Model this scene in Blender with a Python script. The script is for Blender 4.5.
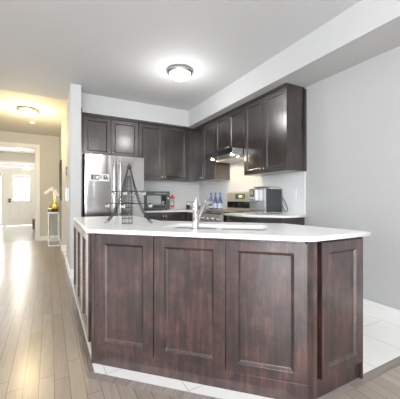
import bpy, bmesh, math, random
from mathutils import Vector, Matrix
random.seed(7)
S = bpy.context.scene
for o in list(bpy.data.objects): bpy.data.objects.remove(o)
C = bpy.data.collections.new('kitchen'); S.collection.children.link(C)
PI = math.pi

# ------------------------------------------------------------------ camera
CAM_H = 1.11
cd = bpy.data.cameras.new('camera'); cam = bpy.data.objects.new('camera', cd); C.objects.link(cam)
cam.location = (0, 0, CAM_H); cam.rotation_euler = (PI/2, 0, -math.radians(28.46))
cd.sensor_fit = 'HORIZONTAL'; cd.sensor_width = 36; cd.lens = 277.6/400*36
cd.shift_y = 0.00125; cd.clip_start = 0.02; cd.clip_end = 200
S.camera = cam
S.view_settings.view_transform = 'Standard'; S.view_settings.look = 'None'
S.view_settings.gamma = 1; S.view_settings.use_curve_mapping = False
S.view_settings.exposure = 0.04

# ------------------------------------------------------------------ world and lights
w = bpy.data.worlds.new('sky'); S.world = w; w.use_nodes = True
bg = w.node_tree.nodes['Background']; bg.inputs[0].default_value = (0.93, 0.96, 1.0, 1); bg.inputs[1].default_value = 3.2

def area_light(name, loc, rot, sx, sy, power, col=(1, 1, 1), spread=180):
    l = bpy.data.lights.new(name, 'AREA'); l.shape = 'RECTANGLE'; l.size = sx; l.size_y = sy
    l.energy = power; l.color = col; l.spread = math.radians(spread)
    o = bpy.data.objects.new(name, l); C.objects.link(o); o.location = loc; o.rotation_euler = rot
    return o
# daylight through the windows behind the camera and on the left of the room
area_light('window_daylight_rear', (-1.5, -2.65, 1.25), (PI/2, 0, PI), 4.4, 2.2, 225, (0.94, 0.975, 1.0)).rotation_euler = (math.radians(78), 0, 0)
area_light('window_daylight_left', (-4.35, 2.6, 1.5), (0, PI/2, PI), 2.2, 5.0, 20, (0.96, 0.98, 1.0)).rotation_euler = (0, math.radians(-85), 0)

area_light('front_door_daylight', (-1.52, 14.75, 1.23), (math.radians(-90), 0, 0), 1.9, 2.26, 120, (0.97, 0.98, 1.0))

def point_light(name, loc, power, col, r=0.1):
    l = bpy.data.lights.new(name, 'POINT'); l.energy = power; l.color = col; l.shadow_soft_size = r
    o = bpy.data.objects.new(name, l); C.objects.link(o); o.location = loc; return o

# ------------------------------------------------------------------ materials
def new_mat(name):
    m = bpy.data.materials.new(name); m.use_nodes = True
    nt = m.node_tree; b = nt.nodes['Principled BSDF']; return m, nt, b
def sin(b, **k):
    for kk, v in k.items():
        kk = kk.replace('_', ' ')
        b.inputs[kk].default_value = v
def plain(name, col, rough=0.5, metal=0.0, spec=0.5, coat=0.0, **k):
    m, nt, b = new_mat(name)
    b.inputs['Base Color'].default_value = (*col, 1); b.inputs['Roughness'].default_value = rough
    b.inputs['Metallic'].default_value = metal; b.inputs['Specular IOR Level'].default_value = spec
    b.inputs['Coat Weight'].default_value = coat
    for kk, v in k.items(): b.inputs[kk.replace('_', ' ')].default_value = v
    return m
def tex_coord(nt, scale=(1, 1, 1), rot=(0, 0, 0), loc=(0, 0, 0)):
    g = nt.nodes.new('ShaderNodeNewGeometry')
    mp = nt.nodes.new('ShaderNodeMapping')
    mp.inputs['Scale'].default_value = scale; mp.inputs['Rotation'].default_value = rot; mp.inputs['Location'].default_value = loc
    nt.links.new(g.outputs['Position'], mp.inputs['Vector']); return mp.outputs[0]
def noise(nt, vec, scale, detail=4, rough=0.55, dist=0.0):
    n = nt.nodes.new('ShaderNodeTexNoise'); n.inputs['Scale'].default_value = scale
    n.inputs['Detail'].default_value = detail; n.inputs['Roughness'].default_value = rough; n.inputs['Distortion'].default_value = dist
    nt.links.new(vec, n.inputs['Vector']); return n.outputs['Fac']
def ramp(nt, fac, stops):
    r = nt.nodes.new('ShaderNodeValToRGB'); e = r.color_ramp.elements
    while len(e) < len(stops): e.new(0.5)
    for el, (p, c) in zip(e, stops): el.position = p; el.color = (*c, 1)
    nt.links.new(fac, r.inputs[0]); return r.outputs[0]
def mix(nt, fac, a, b, mode='MIX'):
    n = nt.nodes.new('ShaderNodeMix'); n.data_type = 'RGBA'; n.blend_type = mode
    for i, v in ((0, fac), (6, a), (7, b)):
        if hasattr(v, 'is_output'): nt.links.new(v, n.inputs[i])
        else: n.inputs[i].default_value = v if i == 0 else (*v, 1)
    return n.outputs[2]
def math_n(nt, op, a, b=None):
    n = nt.nodes.new('ShaderNodeMath'); n.operation = op
    for i, v in enumerate((a, b)):
        if v is None: continue
        if hasattr(v, 'is_output'): nt.links.new(v, n.inputs[i])
        else: n.inputs[i].default_value = v
    return n.outputs[0]
def bump(nt, b, h, strength, dist=0.01):
    n = nt.nodes.new('ShaderNodeBump'); n.inputs['Strength'].default_value = strength; n.inputs['Distance'].default_value = dist
    nt.links.new(h, n.inputs['Height']); nt.links.new(n.outputs[0], b.inputs['Normal'])

def paint(name, col):
    m, nt, b = new_mat(name)
    v = tex_coord(nt); f = noise(nt, v, 90, 3)
    c = ramp(nt, noise(nt, v, 1.2, 2), [(0.3, tuple(x*0.985 for x in col)), (0.7, col)])
    nt.links.new(c, b.inputs['Base Color']); b.inputs['Roughness'].default_value = 0.75
    b.inputs['Specular IOR Level'].default_value = 0.25
    bump(nt, b, f, 0.05, 0.002); return m
M = {}
M['wall'] = paint('wall_paint', (0.50, 0.502, 0.505))
M['stub'] = paint('pantry_paint', (0.62, 0.622, 0.625))
M['hall'] = paint('hall_paint', (0.60, 0.575, 0.51))  # warm lamp tint put into the light-grey wall colour
M['ceiling'] = paint('ceiling_paint', (0.66, 0.672, 0.685))
M['bulk'] = paint('bulkhead_paint', (0.60, 0.605, 0.61))
M['trim'] = plain('white_trim', (0.82, 0.82, 0.81), 0.35)
M['door_white'] = plain('door_white', (0.80, 0.78, 0.72), 0.4)

def wood(name, dark, mid, light, rough=0.33, grain_axis='z', coat=0.35, cior=1.8, crough=0.13):
    m, nt, b = new_mat(name)
    sc = {'z': (9, 9, 0.9), 'x': (0.9, 9, 9), 'y': (9, 0.9, 9)}[grain_axis]
    v = tex_coord(nt, sc); v1 = tex_coord(nt)
    g = noise(nt, v, 3.2, 8, 0.65, 0.6)
    blot = noise(nt, v1, 6.5, 5, 0.7, 0.3)
    c1 = ramp(nt, g, [(0.3, dark), (0.55, mid), (0.8, light)])
    c2 = ramp(nt, blot, [(0.40, (0.62, 0.62, 0.66)), (0.60, (1.55, 1.42, 1.38))])
    c = mix(nt, 1.0, c1, c2, 'MULTIPLY')
    nt.links.new(c, b.inputs['Base Color'])
    r = ramp(nt, noise(nt, v, 7, 6, 0.7), [(0.2, (rough-0.06,)*3), (0.8, (rough+0.12,)*3)])
    nt.links.new(r, b.inputs['Roughness'])
    b.inputs['Coat Weight'].default_value = coat; b.inputs['Coat Roughness'].default_value = crough; b.inputs['Coat IOR'].default_value = cior
    b.inputs['Specular IOR Level'].default_value = 0.6
    bump(nt, b, g, 0.05, 0.002)
    return m
M['island'] = wood('espresso_wood_island', (0.012, 0.006, 0.0055), (0.042, 0.020, 0.018), (0.120, 0.062, 0.054), 0.36, coat=1.0, cior=1.55)
M['cab'] = wood('espresso_wood_cabinet', (0.011, 0.0075, 0.006), (0.023, 0.0155, 0.0125), (0.042, 0.030, 0.025), 0.30, coat=0.9, cior=1.68, crough=0.21)
M['gap'] = plain('dark_gap', (0.012, 0.009, 0.009), 0.7)

def quartz():
    m, nt, b = new_mat('white_quartz')
    v = tex_coord(nt)
    c = ramp(nt, noise(nt, v, 160, 3), [(0.35, (0.86, 0.86, 0.86)), (0.6, (0.93, 0.93, 0.93))])
    nt.links.new(c, b.inputs['Base Color']); b.inputs['Roughness'].default_value = 0.32; b.inputs['Coat Weight'].default_value = 0.12
    b.inputs['Coat Roughness'].default_value = 0.05
    return m
M['quartz'] = quartz()

def steel(name, col=(0.62, 0.61, 0.60), rough=0.22, band=0.0):
    m, nt, b = new_mat(name)
    b.inputs['Metallic'].default_value = 1; b.inputs['Base Color'].default_value = (*col, 1)
    v = tex_coord(nt, (60, 60, 1.2))
    r = ramp(nt, noise(nt, v, 5, 5, 0.7), [(0.2, (rough-0.05,)*3), (0.8, (rough+0.08,)*3)])
    nt.links.new(r, b.inputs['Roughness'])
    if band:
        v2 = tex_coord(nt, (5.5, 5.5, 0.25)); bump(nt, b, noise(nt, v2, 1.0, 2, 0.4), band, 0.08)
    return m
M['steel'] = steel('brushed_steel')
M['fridge'] = steel('fridge_steel', (0.52, 0.518, 0.515), 0.13, 0.10)
M['chrome'] = plain('chrome', (0.66, 0.66, 0.67), 0.10, 1.0)
M['nickel'] = plain('satin_nickel', (0.72, 0.71, 0.69), 0.25, 1.0)
M['light_ring'] = plain('brushed_nickel_ring', (0.55, 0.54, 0.51), 0.35, 1.0)
M['brass_ring'] = plain('brass_ring', (0.72, 0.55, 0.30), 0.3, 1.0)
M['gold'] = plain('gold', (0.83, 0.62, 0.20), 0.22, 1.0)
M['champagne'] = plain('champagne_metal', (0.42, 0.39, 0.33), 0.35, 1.0)
M['black'] = plain('black_plastic', (0.015, 0.016, 0.017), 0.25)
M['black_glass'] = plain('black_glass', (0.008, 0.012, 0.012), 0.06, coat=1.0)
M['grey_plastic'] = plain('grey_plastic', (0.10, 0.115, 0.12), 0.3)
M['iron'] = plain('cast_iron', (0.42, 0.37, 0.29), 0.35, 0.4)  # beige put in for light reflected on the grates
M['panel_steel'] = plain('panel_steel', (0.62, 0.60, 0.57), 0.3, 0.6)
M['iron_dark'] = plain('dark_bronze', (0.10, 0.08, 0.06), 0.35, 0.8)
M['wire'] = plain('dark_wire', (0.035, 0.035, 0.035), 0.6)
M['white_plastic'] = plain('white_plastic', (0.82, 0.82, 0.82), 0.35)
M['red'] = plain('red_plastic', (0.62, 0.02, 0.06), 0.35)
M['brown_wood'] = plain('brown_bench', (0.09, 0.035, 0.025), 0.4)
M['cream'] = plain('cream_cushion', (0.8, 0.77, 0.7), 0.8)
M['petal'] = plain('orchid_petal', (0.88, 0.85, 0.78), 0.6)
M['green'] = plain('orchid_green', (0.30, 0.28, 0.06), 0.5)
M['label_blue'] = plain('bottle_label', (0.55, 0.60, 0.75), 0.5)
M['orange_spice'] = plain('orange_spice', (0.50, 0.20, 0.05), 0.6)
M['dark_spice'] = plain('dark_spice', (0.16, 0.08, 0.05), 0.6)
M['mirror'] = plain('mirror_dark', (0.02, 0.022, 0.026), 0.25)
def glass(name, col, rough=0.02):
    m, nt, b = new_mat(name)
    b.inputs['Base Color'].default_value = (*col, 1); b.inputs['Transmission Weight'].default_value = 1.0
    b.inputs['Roughness'].default_value = rough; b.inputs['IOR'].default_value = 1.45; return m
M['blue_glass'] = glass('blue_glass', (0.30, 0.40, 0.85), 0.05)
M['clear_glass'] = glass('clear_glass', (0.95, 0.97, 0.97))
def pane_mat():
    m, nt, b = new_mat('window_pane')
    t = nt.nodes.new('ShaderNodeBsdfTransparent'); g = nt.nodes.new('ShaderNodeBsdfGlossy'); g.inputs['Roughness'].default_value = 0.02
    mx = nt.nodes.new('ShaderNodeMixShader'); mx.inputs[0].default_value = 0.06
    nt.links.new(t.outputs[0], mx.inputs[1]); nt.links.new(g.outputs[0], mx.inputs[2])
    nt.links.new(mx.outputs[0], nt.nodes['Material Output'].inputs[0]); return m
M['pane'] = pane_mat()
def emit(name, col, s):
    m, nt, b = new_mat(name)
    b.inputs['Base Color'].default_value = (*col, 1); b.inputs['Emission Color'].default_value = (*col, 1)
    b.inputs['Emission Strength'].default_value = s; return m
M['lamp_glass'] = emit('lamp_glass', (1.0, 0.98, 0.94), 5.0)
M['lamp_warm'] = emit('lamp_glass_warm', (1.0, 0.90, 0.66), 9.0)
M['bulb'] = emit('hood_bulb', (1.0, 0.88, 0.60), 25.0)
M['display'] = emit('green_display', (0.55, 0.65, 0.10), 0.9)

def planks(name, tones, width, off, rough, rotz=0.0, length=1.1, gk=1.0):
    m, nt, b = new_mat(name)
    v = tex_coord(nt, (1, 1, 1), (0, 0, rotz))
    s = nt.nodes.new('ShaderNodeSeparateXYZ'); nt.links.new(v, s.inputs[0])
    xs = math_n(nt, 'DIVIDE', math_n(nt, 'SUBTRACT', s.outputs[0], off), width)
    row = math_n(nt, 'FLOOR', xs); fx = math_n(nt, 'FRACT', xs)
    wn = nt.nodes.new('ShaderNodeTexWhiteNoise'); wn.noise_dimensions = '1D'; nt.links.new(row, wn.inputs['W'])
    ys = math_n(nt, 'ADD', math_n(nt, 'DIVIDE', s.outputs[1], length), math_n(nt, 'MULTIPLY', wn.outputs[0], 7.3))
    col_ = math_n(nt, 'FLOOR', ys); fy = math_n(nt, 'FRACT', ys)
    cid = nt.nodes.new('ShaderNodeCombineXYZ'); nt.links.new(row, cid.inputs[0]); nt.links.new(col_, cid.inputs[1])
    wn2 = nt.nodes.new('ShaderNodeTexWhiteNoise'); wn2.noise_dimensions = '2D'; nt.links.new(cid.outputs[0], wn2.inputs['Vector'])
    base = ramp(nt, wn2.outputs[0], [(0.0, tones[0]), (0.5, tones[1]), (1.0, tones[2])])
    # grain stretched along each board, shifted per board
    vs = nt.nodes.new('ShaderNodeVectorMath'); vs.operation = 'MULTIPLY'; nt.links.new(v, vs.inputs[0]); vs.inputs[1].default_value = (14, 1.1, 1)
    va = nt.nodes.new('ShaderNodeVectorMath'); va.operation = 'ADD'; nt.links.new(vs.outputs[0], va.inputs[0])
    cz = nt.nodes.new('ShaderNodeCombineXYZ'); nt.links.new(math_n(nt, 'MULTIPLY', wn2.outputs[0], 40), cz.inputs[2]); nt.links.new(cz.outputs[0], va.inputs[1])
    g = noise(nt, va.outputs[0], 2.2, 7, 0.62, 1.6)
    gr = ramp(nt, g, [(0.32, (1-0.34*gk, 1-0.36*gk, 1-0.38*gk)), (0.5, (1.0, 1.0, 1.0)), (0.72, (1+0.14*gk,)*3)])
    c = mix(nt, 1.0, base, gr, 'MULTIPLY')
    ex = math_n(nt, 'LESS_THAN', fx, 0.0035/width); ey = math_n(nt, 'LESS_THAN', fy, 0.0035)
    e = math_n(nt, 'MAXIMUM', ex, ey)
    c = mix(nt, e, c, tuple(x*0.38 for x in tones[0]))
    nt.links.new(c, b.inputs['Base Color'])
    b.inputs['Roughness'].default_value = rough; b.inputs['Coat Weight'].default_value = 0.25; b.inputs['Coat Roughness'].default_value = 0.2
    hgt = math_n(nt, 'SUBTRACT', math_n(nt, 'MULTIPLY', g, 0.15), e)
    bump(nt, b, hgt, 0.12, 0.002); return m
TON = ((0.32, 0.268, 0.225), (0.36, 0.305, 0.258), (0.40, 0.34, 0.29))
TOD = ((0.25, 0.21, 0.19), (0.31, 0.265, 0.245), (0.36, 0.315, 0.295))
M['floor'] = planks('oak_planks', TON, 0.0815, 0.0245, 0.29, gk=0.5)
M['border_y'] = planks('oak_border_long', TOD, 0.5, -0.17, 0.30)
M['border_x'] = planks('oak_border_cross', TOD, 0.5, -0.3, 0.30, PI/2)
M['border_d'] = planks('oak_border_diagonal', TOD, 0.7, -0.2, 0.30, PI/4)
def tiles(name, col, grout, sx, sy, ox, oy, gw=0.012, rough=0.18, brick=0.0):
    m, nt, b = new_mat(name)
    v = tex_coord(nt)
    s = nt.nodes.new('ShaderNodeSeparateXYZ'); nt.links.new(v, s.inputs[0])
    fx = math_n(nt, 'FRACT', math_n(nt, 'DIVIDE', math_n(nt, 'SUBTRACT', s.outputs[0], ox-50*sx), sx))
    fy = math_n(nt, 'FRACT', math_n(nt, 'DIVIDE', math_n(nt, 'SUBTRACT', s.outputs[1], oy-50*sy), sy))
    e = math_n(nt, 'MAXIMUM', math_n(nt, 'LESS_THAN', fx, gw), math_n(nt, 'LESS_THAN', fy, gw))
    c0 = ramp(nt, noise(nt, v, 3.0, 5, 0.6, 0.8), [(0.3, tuple(x*0.95 for x in col)), (0.7, col)])
    nt.links.new(mix(nt, e, c0, grout), b.inputs['Base Color'])
    b.inputs['Roughness'].default_value = rough; b.inputs['Coat Weight'].default_value = 0.2
    bump(nt, b, math_n(nt, 'SUBTRACT', 1.0, e), 0.2, 0.002); return m
M['tile'] = tiles('white_floor_tile', (0.90, 0.90, 0.89), (0.55, 0.55, 0.54), 0.395, 0.395, 2.29, 1.45)
M['foyer_tile'] = tiles('foyer_tile', (0.78, 0.77, 0.74), (0.50, 0.49, 0.46), 0.45, 0.45, 0.0, 0.0)
def mosaic():
    m, nt, b = new_mat('penny_mosaic')
    v = tex_coord(nt, (1, 1, 1))
    vo = nt.nodes.new('ShaderNodeTexVoronoi'); vo.feature = 'DISTANCE_TO_EDGE'; vo.inputs['Scale'].default_value = 42; vo.inputs['Randomness'].default_value = 0.12
    nt.links.new(v, vo.inputs['Vector'])
    c = ramp(nt, vo.outputs[0], [(0.02, (0.62, 0.63, 0.64)), (0.10, (0.80, 0.805, 0.81))])
    nt.links.new(c, b.inputs['Base Color']); b.inputs['Roughness'].default_value = 0.22
    bump(nt, b, ramp(nt, vo.outputs[0], [(0.0, (0,)*3), (0.1, (1,)*3)]), 0.12, 0.002); return m
M['mosaic'] = mosaic()
def brick():
    m, nt, b = new_mat('red_brick')
    g = nt.nodes.new('ShaderNodeTexBrick'); nt.links.new(tex_coord(nt, (2, 2, 2), (PI/2, 0, 0)), g.inputs['Vector'])
    g.inputs['Color1'].default_value = (0.34, 0.20, 0.17, 1); g.inputs['Color2'].default_value = (0.42, 0.27, 0.23, 1); g.inputs['Mortar'].default_value = (0.45, 0.41, 0.38, 1)
    nt.links.new(g.outputs[0], b.inputs['Base Color']); b.inputs['Roughness'].default_value = 0.9; return m
M['brick'] = brick()
M['siding'] = plain('pale_siding', (0.9, 0.9, 0.9), 0.8)  # white stands in for blown-out daylight behind the door glass

# ------------------------------------------------------------------ mesh helpers (all shapes given in world coordinates)
def box(bm, x0, x1, y0, y1, z0, z1, mat=None):
    vs = [bm.verts.new(p) for p in ((x0,y0,z0),(x1,y0,z0),(x1,y1,z0),(x0,y1,z0),(x0,y0,z1),(x1,y0,z1),(x1,y1,z1),(x0,y1,z1))]
    if mat is not None:
        for v in vs: v.co = mat @ v.co
    for f in ((0,3,2,1),(4,5,6,7),(0,1,5,4),(1,2,6,5),(2,3,7,6),(3,0,4,7)): bm.faces.new([vs[i] for i in f])
    return vs
def prism(bm, pts, z0, z1, mat=None):
    n = len(pts)
    a = sum(pts[i][0]*pts[(i+1) % n][1]-pts[(i+1) % n][0]*pts[i][1] for i in range(n))
    if a < 0: pts = pts[::-1]
    lo = [bm.verts.new((x, y, z0)) for x, y in pts]; hi = [bm.verts.new((x, y, z1)) for x, y in pts]
    if mat is not None:
        for v in lo+hi: v.co = mat @ v.co
    bm.faces.new(lo[::-1]); bm.faces.new(hi)
    for i in range(n): bm.faces.new((lo[i], lo[(i+1) % n], hi[(i+1) % n], hi[i]))
def lathe(bm, cx, cy, prof, seg=24, mat=None, caps=True):
    rings = []
    for r, z in prof:
        ring = [bm.verts.new((cx+r*math.cos(2*PI*k/seg), cy+r*math.sin(2*PI*k/seg), z)) for k in range(seg)]
        if mat is not None:
            for v in ring: v.co = mat @ v.co
        rings.append(ring)
    for a, b in zip(rings, rings[1:]):
        for k in range(seg): bm.faces.new((a[k], a[(k+1) % seg], b[(k+1) % seg], b[k]))
    if caps: bm.faces.new(rings[0][::-1]); bm.faces.new(rings[-1])
def tube(bm, pts, r, seg=8, closed=False):
    pts = [Vector(p) for p in pts]; n = len(pts); rings = []
    rr = r if isinstance(r, (list, tuple)) else [r]*n
    up = None
    for i, p in enumerate(pts):
        if closed: t = pts[(i+1) % n]-pts[i-1]
        else: t = pts[min(i+1, n-1)]-pts[max(i-1, 0)]
        t.normalize()
        if up is None: up = Vector((0, 0, 1)) if abs(t.z) < 0.9 else Vector((1, 0, 0))
        u = (up-t*up.dot(t)).normalized(); v = t.cross(u); up = u
        rings.append([bm.verts.new(p+(u*math.cos(2*PI*k/seg)+v*math.sin(2*PI*k/seg))*rr[i]) for k in range(seg)])
    m = n if closed else n-1
    for i in range(m):
        a, b = rings[i], rings[(i+1) % n]
        for k in range(seg): bm.faces.new((a[k], a[(k+1) % seg], b[(k+1) % seg], b[k]))
    if not closed: bm.faces.new(rings[0][::-1]); bm.faces.new(rings[-1])
def axis_mat(o, d):
    """matrix taking local +Z to direction d at origin o"""
    q = Vector(d).normalized().to_track_quat('Z', 'Y'); return Matrix.Translation(Vector(o)) @ q.to_matrix().to_4x4()
def world_origin(o):
    v = Vector((0, 0, 0))
    while o is not None: v += o.location; o = o.parent
    return v
def obj(name, bm, mat, parent=None, smooth=False, bevel=0.0, seg=2, loc=None):
    bmesh.ops.recalc_face_normals(bm, faces=bm.faces[:])
    off = world_origin(parent) if parent is not None else Vector((0, 0, 0))
    l = Vector(loc) if loc is not None else Vector((0, 0, 0))
    bmesh.ops.translate(bm, verts=bm.verts[:], vec=-(off+l))
    me = bpy.data.meshes.new(name); bm.to_mesh(me); bm.free()
    o = bpy.data.objects.new(name, me); C.objects.link(o); me.materials.append(M[mat] if isinstance(mat, str) else mat)
    o.location = l
    if parent is not None: o.parent = parent
    if smooth:
        for p in me.polygons: p.use_smooth = True
        md = o.modifiers.new('split', 'EDGE_SPLIT'); md.split_angle = math.radians(35)
    if bevel:
        md = o.modifiers.new('bevel', 'BEVEL'); md.width = bevel; md.segments = seg; md.limit_method = 'ANGLE'; md.angle_limit = math.radians(25)
    return o
def B(): return bmesh.new()
def bobj(name, dims, mat, parent=None, bevel=0.0, m=None, **k):
    bm = B(); box(bm, *dims, m); return obj(name, bm, mat, parent, bevel=bevel, **k)
def thing(name, label, cat, loc, group=None):
    o = bpy.data.objects.new(name, None); C.objects.link(o); o.location = loc; o.empty_display_size = 0.1
    o['label'] = label; o['category'] = cat
    if group: o['group'] = group
    return o
def tag(o, label, cat, group=None):
    o['label'] = label; o['category'] = cat
    if group: o['group'] = group
    return o
def struct(o): o['kind'] = 'structure'; return o
def sbox(name, dims, mat, parent=None, bevel=0.0):
    o = bobj(name, dims, mat, parent, bevel)
    if parent is None: struct(o)
    return o

def frame_mat(origin, u, n):
    """local x -> u (along the face), local y -> -n (into the face), local z -> up ; n = outward normal"""
    u = Vector((*u, 0)).normalized(); n = Vector((*n, 0)).normalized()
    m = Matrix.Identity(4)
    m.col[0] = (*u, 0); m.col[1] = (*(-n), 0); m.col[2] = (0, 0, 1, 0); m.col[3] = (*origin, 1)
    return m
def panel(bm, mt, x0, x1, z0, z1, t=0.022, stile=0.06, rail=0.06, rec=0.009, bev=0.010):
    """shaker panel, back plane at local y=0, front at y=-t, recessed centre with sloped bead"""
    def rect(a, b, c, d, y): return [bm.verts.new(mt @ Vector(p)) for p in ((a, y, c), (b, y, c), (b, y, d), (a, y, d))]
    k = rect(x0, x1, z0, z1, 0); f = rect(x0, x1, z0, z1, -t)
    loops = [k, f]
    for q, (a, d) in enumerate(((0, 0), (bev*0.10, 0.18), (bev*0.32, 0.42), (bev*0.62, 0.70), (bev, 1.0))):
        loops.append(rect(x0+stile+a, x1-stile-a, z0+rail+a, z1-rail-a, -t+rec*d))
    bm.faces.new(k)
    for a, b in zip(loops, loops[1:]):
        for q in range(4): bm.faces.new((a[q], a[(q+1) % 4], b[(q+1) % 4], b[q]))
    bm.faces.new(loops[-1])
def knob_bm(mt, x, z, t=0.022, r=0.014):
    bm = B(); a = mt @ Vector((x, -t, z)); n = (mt.to_3x3() @ Vector((0, -1, 0)))
    m = axis_mat(a, n)
    lathe(bm, 0, 0, [(0.005, -0.001), (0.005, 0.012), (r, 0.016), (r, 0.026), (r*0.7, 0.03)], 16, m)
    return bm
def flat_door(name, mt, x0, x1, z0, z1, mat, parent, knob=None, **k):
    bm = B(); panel(bm, mt, x0, x1, z0, z1, **k)
    d = obj(name, bm, mat, parent, bevel=0.0018)
    if knob: obj('knob', knob_bm(mt, knob[0], knob[1], k.get('t', 0.022)), 'chrome', d, smooth=True)
    return d

# ------------------------------------------------------------------ room shell
XR, YB, ZC, ZH, ZBK = 2.727, 5.05, 2.77, 2.88, 2.475
# floors
bm = B(); prism(bm, [(-4.6,-3.6),(2.74,-3.6),(2.74,1.0),(1.13-0.06,1.0),(0.20,1.865),(0.20,8.78),(-4.6,8.78)], -0.1, 0.0)
struct(obj('floor', bm, 'floor'))
bm = B(); prism(bm, [(0.20,1.865),(0.255,1.895),(0.255,8.78),(0.20,8.78)], -0.1, 0.0); struct(obj('floor', bm, 'border_y'))
bm = B(); prism(bm, [(0.20,1.865),(1.07,1.0),(1.09,1.06),(0.255,1.895)], -0.1, 0.0); struct(obj('floor', bm, 'border_d'))
bm = B(); prism(bm, [(1.07,1.0),(2.74,1.0),(2.74,1.06),(1.09,1.06)], -0.1, 0.0); struct(obj('floor', bm, 'border_x'))
bm = B(); prism(bm, [(0.255,1.895),(1.09,1.06),(2.74,1.06),(2.74,8.78),(0.255,8.78)], -0.1, 0.0); struct(obj('floor', bm, 'tile'))
sbox('floor', (-4.6, 1.5, 8.78, 14.5, -0.1, 0.0), 'foyer_tile')
# walls
sbox('wall_right', (XR, XR+0.12, -3.6, YB+0.12, 0, 2.95), 'wall')
sbox('wall_back', (0.40, XR, YB, YB+0.12, 0, 2.95), 'wall')
sbox('wall_pantry', (0.262, 0.402, 4.35, 5.42, 0, 2.9), 'stub')
sbox('wall_hall_side', (0.242, 0.402, 6.80, 8.72, 0, 2.95), 'hall')
sbox('wall_closet', (1.3, 1.4, 5.17, 8.8, 0, 2.95), 'hall')
bm = B(); box(bm, -0.328, 1.5, 8.72, 8.84, 0, 2.95); box(bm, -4.6, -2.3, 8.72, 8.84, 0, 2.95); box(bm, -2.3, -0.328, 8.72, 8.84, 2.51, 2.95)
struct(obj('wall_hall_end', bm, 'hall'))
# hall end casing
bm = B()
box(bm, -0.328, -0.225, 8.695, 8.72, 0, 2.61); box(bm, -2.403, -2.3, 8.695, 8.72, 0, 2.61); box(bm, -2.3, -0.328, 8.695, 8.72, 2.51, 2.61)
box(bm, -0.345, -0.328, 8.70, 8.85, 0, 2.51); box(bm, -2.3, -0.345, 8.70, 8.85, 2.495, 2.51)
struct(obj('trim_1', bm, 'door_white', bevel=0.004))
# room shell to the left and behind, with window openings
def wall_with_windows(name, axis, c0, c1, a0, a1, wins, z0, z1, H, mat):
    bm = B()
    def bx(a, b, za, zb):
        if b-a < 1e-4 or zb-za < 1e-4: return
        if axis == 'x': box(bm, c0, c1, a, b, za, zb)
        else: box(bm, a, b, c0, c1, za, zb)
    bx(a0, a1, 0, z0); bx(a0, a1, z1, H)
    p = a0
    for wa, wb in wins: bx(p, wa, z0, z1); p = wb
    bx(p, a1, z0, z1)
    return struct(obj(name, bm, mat))
wall_with_windows('wall_left', 'x', -4.62, -4.5, -3.6, 8.84, [(-0.9, 1.5), (1.7, 4.1)], 0.4, 2.6, 2.95, 'wall')
wall_with_windows('wall_front', 'y', -2.92, -2.8, -4.6, 2.85, [(-3.7, -1.5), (-1.4, 0.7)], 0.08, 2.4, 2.95, 'wall')
def window_unit(n, axis, c, a, b, z0, z1):
    bm = B()
    def bx(p, q, za, zb, t=0.03):
        if axis == 'x': box(bm, c-t, c+t, p, q, za, zb)
        else: box(bm, p, q, c-t, c+t, za, zb)
    bx(a, a+0.06, z0, z1); bx(b-0.06, b, z0, z1); bx(a, b, z0, z0+0.06); bx(a, b, z1-0.06, z1); bx((a+b)/2-0.025, (a+b)/2+0.025, z0, z1, 0.02)
    o = struct(obj('window_%d' % n, bm, 'trim'))
    bm = B()
    if axis == 'x': box(bm, c-0.003, c+0.003, a+0.05, b-0.05, z0+0.05, z1-0.05)
    else: box(bm, a+0.05, b-0.05, c-0.003, c+0.003, z0+0.05, z1-0.05)
    obj('pane', bm, 'pane', o)
window_unit(1, 'x', -4.56, -0.9, 1.5, 0.4, 2.6); window_unit(2, 'x', -4.56, 1.7, 4.1, 0.4, 2.6)
window_unit(3, 'y', -2.86, -3.7, -1.5, 0.08, 2.4); window_unit(4, 'y', -2.86, -1.4, 0.7, 0.08, 2.4)
# ceilings
sbox('ceiling', (-4.62, 2.85, -3.62, 5.10, ZC, ZC+0.25), 'ceiling')
M['hall_ceiling'] = paint('hall_ceiling_paint', (0.80, 0.775, 0.70))  # colour lightened and warmed in place of lamp uplight
sbox('ceiling', (-4.62, 1.5, 5.10, 8.84, ZH, ZH+0.14), 'hall_ceiling')
# bulkheads
bm = B(); prism(bm, [(2.28,-3.55),(XR,-3.55),(XR,YB),(0.402,YB),(0.402,4.65),(2.28,4.65)], ZBK, ZC); struct(obj('ceiling_bulkhead', bm, 'bulk'))
# baseboards
def baseboard(name, a, b, n, h=0.12, t=0.016):
    a = Vector(a); b = Vector(b); u = (b-a); L = u.length; m = frame_mat((a.x, a.y, 0), u, n)
    bm = B(); prof = [(0, 0), (-t, 0), (-t, h*0.70), (-t*0.80, h*0.76), (-t*0.75, h*0.86), (-t*0.45, h*0.90), (-t*0.40, h), (0, h)]
    e0 = [bm.verts.new(m @ Vector((0, y, z))) for y, z in prof]; e1 = [bm.verts.new(m @ Vector((L, y, z))) for y, z in prof]
    bm.faces.new(e0); bm.faces.new(e1[::-1])
    for k in range(len(prof)): bm.faces.new((e0[k], e0[(k+1) % 8], e1[(k+1) % 8], e1[k]))
    struct(obj(name, bm, 'trim'))
baseboard('baseboard_right', (XR, -2.78), (XR, 2.33), (-1, 0), 0.135)
baseboard('baseboard_pantry_side', (0.262, 4.334), (0.262, 5.42), (-1, 0))
baseboard('baseboard_pantry_end', (0.262, 4.35), (0.402, 4.35), (0, -1))
baseboard('baseboard_hall_side', (0.242, 6.80), (0.242, 8.70), (-1, 0))
baseboard('baseboard_hall_jamb', (0.242, 6.80), (0.402, 6.80), (0, -1))
baseboard('baseboard_hall_end', (-0.225, 8.72), (0.226, 8.72), (0, -1))

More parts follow.
